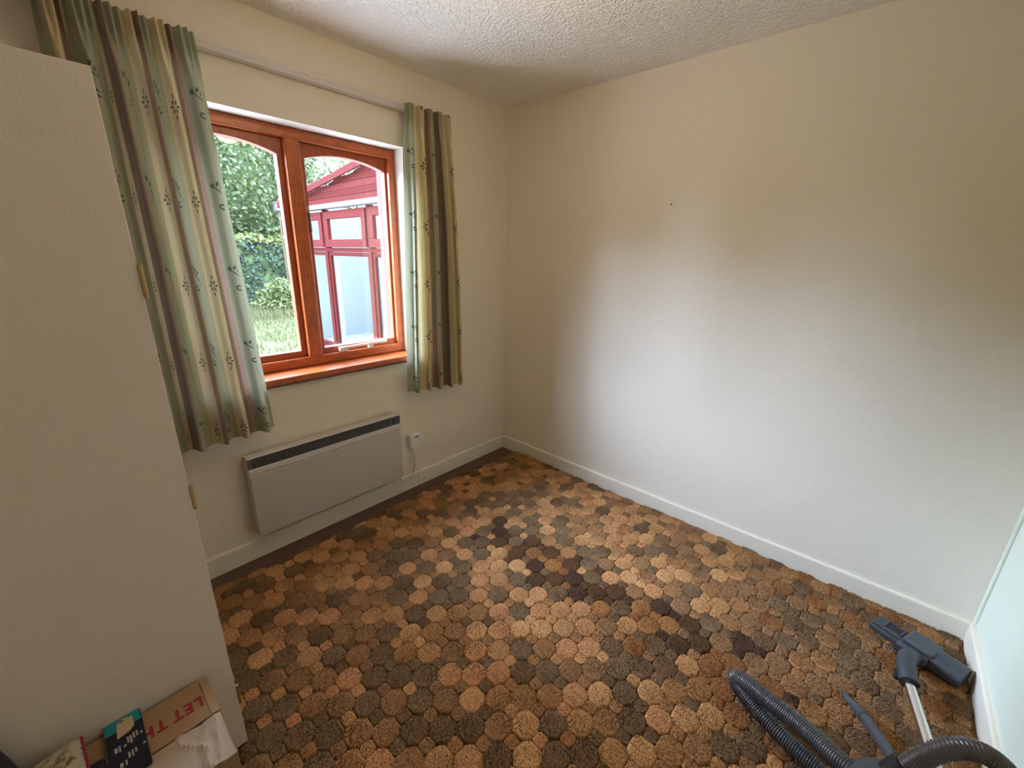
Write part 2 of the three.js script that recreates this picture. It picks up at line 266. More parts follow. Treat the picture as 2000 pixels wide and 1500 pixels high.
  for (const octagon of [true, false]) {
    const all = list.filter((q) => q.octagon === octagon).sort((a, b) => (b.seen - a.seen) || b.size - a.size), rest = new Map();
    all.forEach((q, n) => {
      const mats = P[q.kind], mat = mats[Math.floor(q.rv * mats.length)], gs = octagon ? octG : sqG, g = gs[Math.floor(q.rt * gs.length)], turn = Math.floor(q.rv * 8) % 2 * Math.PI;
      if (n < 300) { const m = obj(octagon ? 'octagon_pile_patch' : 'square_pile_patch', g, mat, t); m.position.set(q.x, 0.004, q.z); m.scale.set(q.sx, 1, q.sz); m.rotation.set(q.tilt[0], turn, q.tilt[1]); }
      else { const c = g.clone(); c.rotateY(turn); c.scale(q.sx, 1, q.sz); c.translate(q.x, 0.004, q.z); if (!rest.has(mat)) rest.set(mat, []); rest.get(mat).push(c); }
    });
    // the patches past three hundred, joined: one part with one material for each colour
    const mats = [...rest.keys()], geos = mats.map((m) => mergeGeometries(rest.get(m)));
    if (geos.length) { const g = mergeGeometries(geos, true), m = new THREE.Mesh(g, mats); m.name = octagon ? 'octagon_pile_remainder' : 'square_pile_remainder'; m.userData.kind = 'stuff'; m.castShadow = m.receiveShadow = true; t.add(m); }
  }
}

// ------------------------------------------------------------------ wardrobe door leaf standing open on the left
{
  const t = thing('wardrobe_door', 'plain off-white wardrobe door standing open at the left edge', 'door', [-2.44, 0.0275, 0.91]);
  const L = (x0, x1, y0, y1, z0, z1, r, a) => bx(x0 + 2.44, x1 + 2.44, y0 - 0.0275, y1 - 0.0275, z0 - 0.91, z1 - 0.91, r, a);
  obj('leaf', L(-2.749, -2.133, 0.0275, 1.81, 0.899, 0.92, 0.002), M.door, t);
  for (const y of [1.42, 0.893, 0.222]) {
    const h = obj('hinge', [L(-2.1335, -2.1305, y - 0.028, y + 0.028, 0.9005, 0.9185, 0.0005)], M.brass, t); h.userData.label = 'small brass hinge';
    obj('hinge_knuckle', rod([-2.129 + 2.44, y - 0.034 - 0.0275, 0.0098], [-2.129 + 2.44, y + 0.034 - 0.0275, 0.0098], 0.0042, 0.0042, 10), M.brass, h);
  }
}

// ------------------------------------------------------------------ curtains
function curtainTexture() {
  const W = 1024, H = 1024, c = document.createElement('canvas'); c.width = W; c.height = H; const g = c.getContext('2d');
  // one repeat of the cloth: 0.25 m across, 0.305 m down. stripes: sage, olive line, cream, pink line, brown, pink line
  const m = W / 0.25, st = [[0, 0.095, '#a9ac8f'], [0.095, 0.104, '#b9ad76'], [0.104, 0.186, '#dccb9e'], [0.186, 0.194, '#b98f74'], [0.194, 0.238, '#89765f'], [0.238, 0.25, '#ad8c78']];
  for (const [a, b, col] of st) { g.fillStyle = col; g.fillRect(a * m, 0, (b - a) * m + 1, H); }
  const r = rng(5);
  for (let i = 0; i < 9000; i++) { g.fillStyle = r() < 0.5 ? 'rgba(60,55,40,0.10)' : 'rgba(255,250,230,0.10)'; g.fillRect(r() * W, r() * H, 2 + r() * 3, 2 + r() * 14); }
  for (let i = 0; i < 1500; i++) { g.fillStyle = r() < 0.5 ? 'rgba(70,60,50,0.35)' : 'rgba(150,140,110,0.35)'; g.fillRect((0.194 + r() * 0.044) * m, r() * H, 2, 6 + r() * 22); }
  const vm = H / 0.305;
  const P = (x, y) => [x * m, y * vm];
  g.lineCap = 'round';
  // scrolls on the sage stripe
  const scroll = (cx, cy, f0) => { const f = f0 * 1.5;
    g.strokeStyle = '#56684f'; g.fillStyle = '#56684f'; g.lineWidth = 17;
    g.beginPath(); g.moveTo(...P(cx - 0.016 * f, cy - 0.036)); g.bezierCurveTo(...P(cx - 0.002 * f, cy - 0.016), ...P(cx + 0.012 * f, cy - 0.010), ...P(cx + 0.016 * f, cy + 0.008)); g.stroke();
    g.beginPath(); g.ellipse(...P(cx - 0.018 * f, cy - 0.038), 0.0085 * m, 0.0085 * vm, 0, 0, 7); g.fill();
    for (const [dx, dy] of [[-0.004, -0.044], [0.006, -0.034], [0.014, -0.022]]) { g.beginPath(); g.ellipse(...P(cx + dx * f, cy + dy), 0.005 * m, 0.010 * vm, 0.5 * f, 0, 7); g.fill(); }
    g.lineWidth = 24; g.beginPath(); for (let i = 0; i <= 26; i++) { const a = i / 26 * 4.9 + 0.6, rr = 0.012 - i / 26 * 0.0075, q = P(cx + f * Math.cos(a) * rr, cy + 0.034 + Math.sin(a) * rr); i ? g.lineTo(...q) : g.moveTo(...q); } g.stroke();
    g.lineWidth = 6; g.beginPath(); g.moveTo(...P(cx + 0.012 * f, cy + 0.026)); g.quadraticCurveTo(...P(cx + 0.022 * f, cy + 0.022), ...P(cx + 0.020 * f, cy + 0.014)); g.stroke();
  };
  scroll(0.048, 0.13, 1);
  // open diamonds of leaves on the cream stripe
  const dia = (cx, cy) => {
    g.fillStyle = '#5c5a48';
    for (let k = 0; k < 8; k++) { const a = k * Math.PI / 4, rx = k % 2 ? 0.0135 : 0.019, ry = k % 2 ? 0.018 : 0.032; g.save(); g.translate(...P(cx + Math.cos(a) * rx, cy + Math.sin(a) * ry)); g.rotate(a); g.beginPath(); g.ellipse(0, 0, 0.0072 * m, 0.0034 * m, 0, 0, 7); g.fill(); g.restore(); }
    g.lineWidth = 7; g.strokeStyle = '#5c5a48'; g.beginPath(); g.moveTo(...P(cx, cy - 0.019)); g.lineTo(...P(cx + 0.011, cy)); g.lineTo(...P(cx, cy + 0.019)); g.lineTo(...P(cx - 0.011, cy)); g.lineTo(...P(cx, cy - 0.019)); g.stroke();
  };
  dia(0.145, 0.155);
  const t = new THREE.CanvasTexture(c); t.colorSpace = THREE.SRGBColorSpace; t.wrapS = t.wrapT = THREE.RepeatWrapping; t.magFilter = THREE.LinearFilter; return t;
}
const clothMap = curtainTexture();
M.cloth = std([0.92, 0.92, 0.92], 0.95, { map: clothMap, side: THREE.DoubleSide, transmission: 0.22, thickness: 0, sheen: 0.2 });
function curtain(label, o) {
  const t = thing('curtain', label, 'curtain', [(o.top[0] + o.top[1]) / 2, o.y0, 0.05], 'pair of striped curtains');
  const q = rng(o.seed), per = 28, nU = o.folds * per, nV = 70, amp = [...Array(o.folds + 2)].map(() => 0.8 + 0.45 * q()), dx = [...Array(o.folds + 2)].map(() => (q() - 0.5) * 0.35);
  const point = (s, h) => { // s across 0..1, h up 0..1
    const f = s * o.folds, k = Math.min(o.folds - 1, Math.floor(f)), fr = f - k, ph = fr * 2 * Math.PI;
    const a = amp[k] * (1 - fr) + amp[k + 1] * fr, sh = dx[k] * (1 - fr) + dx[k + 1] * fr;
    const head = Math.max(0, Math.min(1, (h - 0.89) / 0.07)), open = Math.min(1, (1 - h) * 2.2 + 0.25);
    const w0 = o.bot[0] * (1 - h) + o.top[0] * h + (o.bow ?? 0) * Math.sin(h * Math.PI), w1 = o.bot[1] * (1 - h) + o.top[1] * h + (o.bow1 ?? 0) * Math.sin(h * Math.PI), w = (w1 - w0) / o.folds;
    const A = 0.030 * a * (0.62 + 0.38 * open) * (1 - 0.35 * head);
    let x = w0 + (s * o.folds + sh * 0.5 * Math.sin(ph / 2) ** 2) * w + Math.sin(2 * ph) * w * 0.13 * (o.lean ?? 1) * open + Math.sin(ph) * w * 0.20 * (o.lean ?? 1) * open;
    let z = o.z + A * (-Math.cos(ph)) + 0.004 * noise.noise(s * 7, h * 3, o.seed);
    z += head * 0.012 * Math.cos(ph * 3 + 0.6) + 0.003 * noise.noise(s * 23, h * 9, o.seed + 2);
    z += 0.012 * (1 - h) * noise.noise(s * 2.5, h * 1.5, o.seed + 9);
    return [x, o.y0 + (o.y1 - o.y0) * h + (o.sag ? o.sag * (1 - h) * s : 0) + 0.003 * Math.sin(ph) * (1 - h), z];
  };
  // how the cloth's repeat runs through the folds: fold count, place in the repeat
  const us = []; for (let i = 0; i <= nU; i++) { const f = i / per; let k = 0; while (k < o.run.length - 2 && f > o.run[k + 1][0]) k++; const [a, ua] = o.run[k], [b, ub] = o.run[k + 1]; us.push(ua + (ub - ua) * (f - a) / (b - a)); }
  const part = (name, h0, h1, rows) => {
    const pos = [], uv = [], idx = [];
    for (let j = 0; j <= rows; j++) for (let i = 0; i <= nU; i++) { const h = h0 + (h1 - h0) * j / rows, p = point(i / nU, h); pos.push(p[0] - t.position.x, p[1] - t.position.y, p[2] - t.position.z); uv.push(us[i], (p[1] + o.v0) / 0.305); }
    for (let j = 0; j < rows; j++) for (let i = 0; i < nU; i++) { const a = j * (nU + 1) + i, b = a + 1, c = a + nU + 1, d = c + 1; idx.push(a, b, c, b, d, c); }
    const g = new THREE.BufferGeometry(); g.setAttribute('position', new THREE.Float32BufferAttribute(pos, 3)); g.setAttribute('uv', new THREE.Float32BufferAttribute(uv, 2)); g.setIndex(idx); g.computeVertexNormals();
    return obj(name, g, M.cloth, t);
  };
  part('cloth', 0, 0.95, nV); part('pleated_heading', 0.95, 1, 10);
  return t;
}
curtain('long striped curtain with sage and cream stripes, partly hidden behind the wardrobe door', { top: [-2.13, -1.735], bot: [-2.17, -1.668], y0: 0.672, y1: 2.216, z: 0.098, folds: 6, run: [[0, -0.9], [1.0, 0.0], [2.0, 0.37], [2.12, 0.79], [2.42, 0.97], [3.0, 1.38], [3.4, 1.75], [3.72, 1.97], [4.05, 2.37], [4.65, 2.75], [5.0, 2.97], [6, 3.38]], lean: 0.35, v0: 0.02, seed: 31, sag: 0.02, bow1: 0.0 });
curtain('narrow striped curtain at the right of the window, above the wall socket', { top: [-0.868, -0.572], bot: [-0.925, -0.492], y0: 0.69, y1: 2.214, z: 0.098, folds: 5, run: [[0, 0.0], [0.9, 0.38], [1.05, 0.42], [2.05, 0.75], [2.25, 0.97], [2.9, 1.37], [3.05, 1.78], [3.4, 1.97], [4.0, 2.38], [4.1, 2.42], [5, 2.76]], v0: 0.045, seed: 12, sag: -0.03, bow1: 0.02 });
{
  const t = thing('curtain_rail', 'long white curtain rail fixed above the window', 'curtain rail', [-1.35, 2.2, 0]);
  obj('rail', [bx(-0.85, 0.80, -0.006, 0.028, 0, 0.045, 0.004), bx(-0.85, 0.80, 0.003, 0.006, 0.044, 0.047, 0.001), bx(-0.85, 0.80, 0.012, 0.015, 0.044, 0.047, 0.001)], std([0.66, 0.62, 0.56], 0.5), t);
  obj('end_cap', bx(0.798, 0.806, -0.008, 0.030, -0.0, 0.047, 0.003), M.whitePlastic, t); obj('end_cap', bx(-0.856, -0.848, -0.008, 0.030, -0.0, 0.047, 0.003), M.whitePlastic, t);
}

// ------------------------------------------------------------------ panel heater, wall switch, flex
{
  const t = thing('panel_heater', 'grey electric panel heater mounted on the wall below the window', 'heater', [-1.396, 0.147, 0]);
  const X0 = -0.409, X1 = 0.409;
  obj('body', bx(X0, X1, 0, 0.418, 0.014, 0.066, 0.005), M.heater, t);
  obj('front_panel', bx(X0 + 0.001, X1 - 0.001, 0.001, 0.326, 0.064, 0.074, 0.004), M.heaterFace, t);
  obj('top_strip', bx(X0, X1, 0.331, 0.361, 0.062, 0.072, 0.004), M.heater, t);
  obj('grille_back', bx(X0 + 0.001, X1 - 0.001, 0.362, 0.412, 0.064, 0.0675), M.grille, t);
  const fins = []; for (let i = 0; i < 78; i++) { const x = X0 + 0.024 + i * (X1 - X0 - 0.104) / 77; fins.push(bx(x - 0.0021, x + 0.0021, 0.366, 0.409, 0.0670, 0.0715)); }
  const gf = obj('grille_fins', fins, M.grilleFin, t); gf.userData.kind = 'stuff';
  obj('grille_end_plate', bx(X0 + 0.001, X0 + 0.020, 0.364, 0.411, 0.0670, 0.071, 0.002), M.grilleFin, t);
  const cpn = obj('control_plate', bx(X1 - 0.075, X1 - 0.001, 0.364, 0.411, 0.0670, 0.071, 0.002), M.grilleFin, t);
  const kn = cyl(0.017, 0.019, 0.014, 28); kn.rotateX(Math.PI / 2); kn.translate(X1 - 0.036, 0.3875, 0.077);
  obj('thermostat_knob', [kn, bx(X1 - 0.0375, X1 - 0.0345, 0.373, 0.402, 0.082, 0.0865, 0.001)], M.grille, cpn);
  const k2 = cyl(0.0125, 0.0125, 0.002, 24); k2.rotateX(Math.PI / 2); k2.translate(X1 - 0.036, 0.3875, 0.0845); obj('knob_face', k2, M.grilleFin, cpn);
  obj('wall_bracket', [bx(X0 + 0.12, X0 + 0.15, 0.05, 0.36, 0, 0.014), bx(X1 - 0.15, X1 - 0.12, 0.05, 0.36, 0, 0.014)], M.heater, t);
  obj('side_screw', (() => { const g = cyl(0.004, 0.004, 0.006, 10); g.rotateZ(Math.PI / 2); g.translate(X1 + 0.003, 0.14, 0.04); return g; })(), M.black, t);
}
{
  const t = thing('fused_switch', 'small white fused wall switch beside the heater', 'switch', [-0.858, 0.297, 0]);
  obj('pattress', bx(-0.041, 0.041, 0.0, 0.082, 0, 0.030, 0.004), M.whitePlastic, t);
  const f = obj('face_plate', bx(-0.043, 0.043, -0.002, 0.084, 0.030, 0.038, 0.004), M.whitePlastic, t);
  obj('rocker', bx(0.006, 0.020, 0.030, 0.054, 0.037, 0.043, 0.003), M.whitePlastic, f);
  obj('fuse_slot', bx(-0.008, 0.016, 0.066, 0.075, 0.0375, 0.0395, 0.002), M.black, f);
  for (const x of [-0.030, 0.031]) { const g = cyl(0.003, 0.003, 0.002, 10); g.rotateX(Math.PI / 2); g.translate(x, 0.041, 0.0385); obj('screw', g, std([0.3, 0.28, 0.25], 0.4), f); }
}
{
  const t = thing('heater_cable', 'thin white flex hanging from the wall switch to the heater', 'cable', [-0.885, 0.08, 0.03]);
  const P = [[-0.882, 0.297, 0.018], [-0.874, 0.262, 0.022], [-0.868, 0.21, 0.026], [-0.872, 0.155, 0.028], [-0.888, 0.108, 0.030], [-0.925, 0.083, 0.034], [-0.962, 0.088, 0.038], [-0.985, 0.108, 0.040], [-0.994, 0.128, 0.042], [-0.998, 0.1455, 0.042]].map(([x, y, z]) => [x + 0.885, y - 0.08, z - 0.03]);
  obj('flex', tube(P, 0.0034, 70, 8), std([0.60, 0.55, 0.48], 0.5), t);
  obj('cable_gland', rod([0.003, 0.208, -0.012], [0.006, 0.222, -0.012], 0.006), M.whitePlastic, t);
}
{ const t = thing('wall_nail', 'tiny dark nail in the long plain wall', 'nail', [0, 1.761, 1.164]); obj('shank', rod([0.0, 0, 0], [-0.008, 0.001, 0], 0.002, 0.002, 8), M.black, t); obj('nail_head', rod([-0.008, 0.001, 0], [-0.0095, 0.0012, 0], 0.0042, 0.0042, 10), std([0.16, 0.10, 0.06], 0.6), t); }

// ------------------------------------------------------------------ cardboard box and what lies on it
const font = await new FontLoader().loadAsync('fonts/droid/droid_sans_bold.typeface.json');
{
  const T = 0.355, X1 = -2.19, X0 = -2.63, Z0 = 0.928, Z1 = 1.196, t = thing('cardboard_box', 'brown cardboard box with red lettering against the wardrobe door', 'box', [(X0 + X1) / 2, 0.0275, (Z0 + Z1) / 2]);
  const cx = t.position.x, cz = t.position.z, B = (x0, x1, y0, y1, z0, z1, r, a) => bx(x0 - cx, x1 - cx, y0 - 0.0275, y1 - 0.0275, z0 - cz, z1 - cz, r, a);
  const w = 0.005;
  obj('side_panel', B(X0, X1, 0.0275, T - 0.005, Z0, Z0 + w, 0.001), M.cardboard, t); obj('side_panel', B(X0, X1, 0.0275, T - 0.005, Z1 - w, Z1, 0.001), M.cardboard, t);
  obj('end_panel', B(X0, X0 + w, 0.0275, T - 0.005, Z0 + w, Z1 - w, 0.001), M.cardboard, t); obj('end_panel', B(X1 - w, X1, 0.0275, T - 0.005, Z0 + w, Z1 - w, 0.001), M.cardboard, t);
  obj('base_panel', B(X0 + w, X1 - w, 0.0275, 0.0245, Z0 + w, Z1 - w), M.cardboard, t);
  // two top flaps meeting at a gap; the near one creased near its end
  const flap = (name, z0, z1, mat, crease) => {
    const nx = 60, nz = 22, pos = [], uv = [], idx = [], th = 0.004;
    const up = (a, b) => { const x = X0 + (X1 - X0) * a, z = z0 + (z1 - z0) * b; let y = T; if (crease) { const d = X1 - x; const l1 = Math.abs(d - (0.085 - 0.05 * b + 0.012 * Math.sin(b * 9))), l2 = Math.abs(d - (0.045 + 0.055 * b - 0.03 * b * b)), l3 = Math.abs(d - 0.012 - 0.02 * b); y += 0.006 * Math.max(0, 1 - l1 / 0.011) - 0.004 * Math.max(0, 1 - l2 / 0.014) + 0.004 * Math.max(0, 1 - l3 / 0.008) + 0.003 * noise.noise(x * 30, z * 30, 1) * Math.max(0, 1 - d / 0.15); } else { const d = X1 - x; y += 0.003 * Math.max(0, 1 - Math.abs(d - 0.05 - 0.01 * Math.sin(b * 5)) / 0.008) * b + 0.002 * noise.noise(x * 18, z * 18, 4) * Math.max(0, 1 - d / 0.2); } return [x - cx, y - 0.0275, z - cz]; };
    for (const lo of [0, 1]) for (let j = 0; j <= nz; j++) for (let i = 0; i <= nx; i++) { const p = up(i / nx, j / nz); pos.push(p[0], p[1] - lo * th, p[2]); uv.push(p[0], p[2]); }
    const n = (nx + 1) * (nz + 1), at = (i, j, lo) => lo * n + j * (nx + 1) + i;
    for (let j = 0; j < nz; j++) for (let i = 0; i < nx; i++) { idx.push(at(i, j, 0), at(i, j + 1, 0), at(i + 1, j, 0), at(i + 1, j, 0), at(i, j + 1, 0), at(i + 1, j + 1, 0)); idx.push(at(i, j, 1), at(i + 1, j, 1), at(i, j + 1, 1), at(i + 1, j, 1), at(i + 1, j + 1, 1), at(i, j + 1, 1)); }
    const wall = (a, b) => idx.push(a, a + n, b, b, a + n, b + n);
    for (let i = 0; i < nx; i++) { wall(at(i + 1, 0, 0), at(i, 0, 0)); wall(at(i, nz, 0), at(i + 1, nz, 0)); }
    for (let j = 0; j < nz; j++) { wall(at(0, j, 0), at(0, j + 1, 0)); wall(at(nx, j + 1, 0), at(nx, j, 0)); }
    const g = new THREE.BufferGeometry(); g.setAttribute('position', new THREE.Float32BufferAttribute(pos, 3)); g.setAttribute('uv', new THREE.Float32BufferAttribute(uv, 2)); g.setIndex(idx);
    const h = toCreasedNormals(g, 0.6); const m = obj(name, h, mat, t); m.userData.up = 0; delete m.userData.up; return m;
  };
  const far = flap('top_flap', Z0 - 0.001, 1.059, M.cardboard, false), near = flap('top_flap', 1.063, Z1 + 0.001, M.cardboardPale, true); near.userData.label = 'pale creased cardboard flap';
  const txt = new TextGeometry('LET TH', { font, size: 0.034, depth: 0.0006, curveSegments: 3, bevelEnabled: false });
  txt.computeBoundingBox(); const bb = txt.boundingBox; txt.scale(0.122 / (bb.max.x - bb.min.x), 1, 1);
  // reads away from the light: its tops point at the camera
  txt.applyMatrix4(new THREE.Matrix4().makeBasis(new THREE.Vector3(-1, 0, 0), new THREE.Vector3(0, 0, 1), new THREE.Vector3(0, 1, 0)));
  txt.translate(-2.211 - cx, T + 0.0012 - 0.0275, 0.982 - cz);
  obj('red_lettering', txt, M.redInk, far).userData.label = 'red printed letters';
  t.position.y += 0.002;
  obj('packing_tape', [B(X1 - 0.018, X1 + 0.0006, T + 0.0016, T + 0.0024, 0.932, 1.058), B(X1 - 0.0002, X1 + 0.0012, T - 0.06, T + 0.002, 0.94, 1.19)], M.clearTape, t).userData.label = 'shiny clear packing tape';
}
{
  const t = thing('card_packet', 'navy and teal card packet with a pale tag picture on the cardboard box', 'packet', [-2.362, 0.3575, 1.0]);
  const c = document.createElement('canvas'); c.width = 512; c.height = 1400; const g = c.getContext('2d');
  g.fillStyle = '#0b1430'; g.fillRect(0, 0, 512, 1400); g.fillStyle = '#1b8f97'; g.fillRect(0, 0, 512, 330);
  g.fillStyle = '#cdb392'; g.beginPath(); g.moveTo(150, 520); g.lineTo(175, 150); g.lineTo(250, 80); g.lineTo(330, 90); g.lineTo(345, 130); g.lineTo(400, 125); g.lineTo(405, 390); g.lineTo(330, 480); g.closePath(); g.fill();
  g.fillStyle = '#2a2320'; g.beginPath(); g.ellipse(245, 135, 40, 16, -0.3, 0, 7); g.fill();
  // worn white print, rows of short upright strokes
  const r = rng(3); g.fillStyle = '#b9b6b4';
  for (const [x, y, w, h] of [[90, 700, 46, 120], [150, 690, 26, 150], [215, 740, 40, 50], [270, 590, 30, 150], [310, 600, 30, 190], [355, 560, 28, 150], [400, 560, 26, 140], [455, 640, 34, 60], [250, 960, 30, 130], [300, 950, 24, 150], [345, 940, 26, 110], [460, 930, 40, 50], [130, 1100, 40, 100], [200, 1090, 26, 120]]) g.fillRect(x, y, w, h);
  const tx = new THREE.CanvasTexture(c); tx.colorSpace = THREE.SRGBColorSpace; tx.magFilter = THREE.LinearFilter;
  obj('packet_body', bx(-0.034, 0.034, 0, 0.016, -0.086, 0.086, 0.004), M.navy, t);
  const face = new THREE.PlaneGeometry(0.066, 0.168); face.rotateX(-Math.PI / 2); face.translate(0, 0.0163, 0);
  obj('printed_face', face, std([1, 1, 1], 0.45, { map: tx }), t).userData.label = 'navy face with teal band and pale tag';
}
{ // second dark packet lying beside it
  const t = thing('dark_pouch', 'small dark navy pouch between the printed packet and the oven glove', 'pouch', [-2.4195, 0.3575, 1.07]);
  const g = new RoundedBoxGeometry(0.040, 0.022, 0.13, 4, 0.009), p = g.attributes.position; for (let i = 0; i < p.count; i++) p.setY(i, p.getY(i) + 0.002 * noise.noise(p.getX(i) * 60, p.getZ(i) * 50, 2)); g.translate(0, 0.0125, 0); g.computeVertexNormals();
  obj('pouch_body', g, M.navy, t); obj('seam', tube([[-0.0200, 0.012, -0.055], [-0.0202, 0.012, 0], [-0.0200, 0.012, 0.055]], 0.0012, 20, 6), M.black, t);
}
{ // quilted oven glove with a crimson edge
  const t = thing('oven_glove', 'cream printed oven glove with a crimson stitched edge on the box', 'oven glove', [-2.468, 0.3575, 1.04]);
  const c = document.createElement('canvas'); c.width = c.height = 512; const g = c.getContext('2d'); g.fillStyle = '#cfc5ab'; g.fillRect(0, 0, 512, 512); const r = rng(8);
  for (let i = 0; i < 26; i++) { g.fillStyle = ['#7f8a66', '#6d6657', '#9aa07c', '#5f6d55'][i % 4]; const x = r() * 500, y = r() * 500; for (let k = 0; k < 6; k++) g.fillRect(x + k * 13, y + (r() - 0.5) * 14, 5 + r() * 4, 18 + r() * 30); }
  for (let i = 0; i < 1200; i++) { g.fillStyle = r() < 0.5 ? 'rgba(90,80,60,0.25)' : 'rgba(255,250,235,0.25)'; g.fillRect(r() * 512, r() * 512, 4, 4); }
  const tx = new THREE.CanvasTexture(c); tx.colorSpace = THREE.SRGBColorSpace; tx.magFilter = THREE.LinearFilter;
  const N = 30, pos = [], uv = [], idx = [], W = 0.088, D = 0.20;
  const H = (a, b) => { const e = Math.pow(Math.max(0, 1 - Math.pow(Math.abs(2 * a - 1), 4)), 0.5) * Math.pow(Math.max(0, 1 - Math.pow(Math.abs(2 * b - 1), 4)), 0.5); return e; };
  for (const s of [1, -1]) for (let j = 0; j <= N; j++) for (let i = 0; i <= N; i++) { const a = i / N, b = j / N, e = H(a, b), q = 0.006 * Math.cos(a * 18) * Math.cos(b * 26) * e; pos.push((a - 0.5) * W, 0.032 + (s > 0 ? 0.034 * e + q : -0.030 * e) + 0.010 * (a > 0.5 ? (a - 0.5) * 2 : 0), (b - 0.5) * D); uv.push(a * 0.8, b * 1.4); }
  const n = (N + 1) * (N + 1); for (let j = 0; j < N; j++) for (let i = 0; i < N; i++) { const a = j * (N + 1) + i, b = a + 1, d = a + N + 1, f = d + 1; idx.push(a, d, b, b, d, f, a + n, b + n, d + n, b + n, f + n, d + n); }
  const geo = new THREE.BufferGeometry(); geo.setAttribute('position', new THREE.Float32BufferAttribute(pos, 3)); geo.setAttribute('uv', new THREE.Float32BufferAttribute(uv, 2)); geo.setIndex(idx); geo.computeVertexNormals();
  obj('quilted_cloth', geo, std([0.8, 0.8, 0.8], 0.95, { map: tx }), t);
  const stitch = []; for (let k = 0; k <= 24; k++) stitch.push([W / 2 + 0.001 + (k % 2) * 0.0015, 0.042 + 0.001 * (k % 3), -D / 2 + D * k / 24]);
  obj('stitched_edge', tube(stitch, 0.003, 90, 8), std([0.34, 0.03, 0.07], 0.8), t).userData.label = 'crimson stitched edge';
  t.rotation.y = 0.06;
}
{ // black soft cap at the frame's corner
  const t = thing('black_cap', 'black rounded cap sitting on the box at the lower left corner', 'cap', [-2.549, 0.3575, 0.962]);
  const g = new THREE.SphereGeometry(0.075, 28, 18, 0, Math.PI * 2, 0, Math.PI / 2); g.scale(0.46, 2.35, 0.50); const p = g.attributes.position; for (let i = 0; i < p.count; i++) { const k = 1 + 0.06 * noise.noise(p.getX(i) * 22, p.getY(i) * 22, p.getZ(i) * 22); p.setXYZ(i, p.getX(i) * k, p.getY(i) * k, p.getZ(i) * k); } g.computeVertexNormals();
  obj('crown', g, M.black, t); const b = new THREE.TorusGeometry(0.068, 0.006, 8, 36); b.rotateX(Math.PI / 2); b.scale(0.47, 1, 0.5); b.translate(0, 0.006, 0); obj('rim', b, M.black, t);
}

// ------------------------------------------------------------------ vacuum cleaner
function ribbed(pts, r, pitch = 0.0066, rad = 18) { // corrugated hose: rings swept along a curve
  const cur = new THREE.CatmullRomCurve3(pts.map((p) => new THREE.Vector3(...p)), false, 'centripetal'), len = cur.getLength(), per = 5, n = Math.round(len / pitch) * per, fr = cur.computeFrenetFrames(n, false), pos = [], uv = [], idx = [];
  for (let i = 0; i <= n; i++) { const c = cur.getPointAt(i / n), k = i % per, rr = r * [0.85, 0.93, 1.0, 1.0, 0.93][k]; for (let j = 0; j <= rad; j++) { const a = j / rad * Math.PI * 2, v = fr.normals[i].clone().multiplyScalar(Math.cos(a) * rr).addScaledVector(fr.binormals[i], Math.sin(a) * rr).add(c); pos.push(v.x, v.y, v.z); uv.push(i / n, j / rad); } }
  for (let i = 0; i < n; i++) for (let j = 0; j < rad; j++) { const a = i * (rad + 1) + j, b = a + 1, c = a + rad + 1, d = c + 1; idx.push(a, b, c, b, d, c); }
  const g = new THREE.BufferGeometry(); g.setAttribute('position', new THREE.Float32BufferAttribute(pos, 3)); g.setAttribute('uv', new THREE.Float32BufferAttribute(uv, 2)); g.setIndex(idx); g.computeVertexNormals(); return g;
}
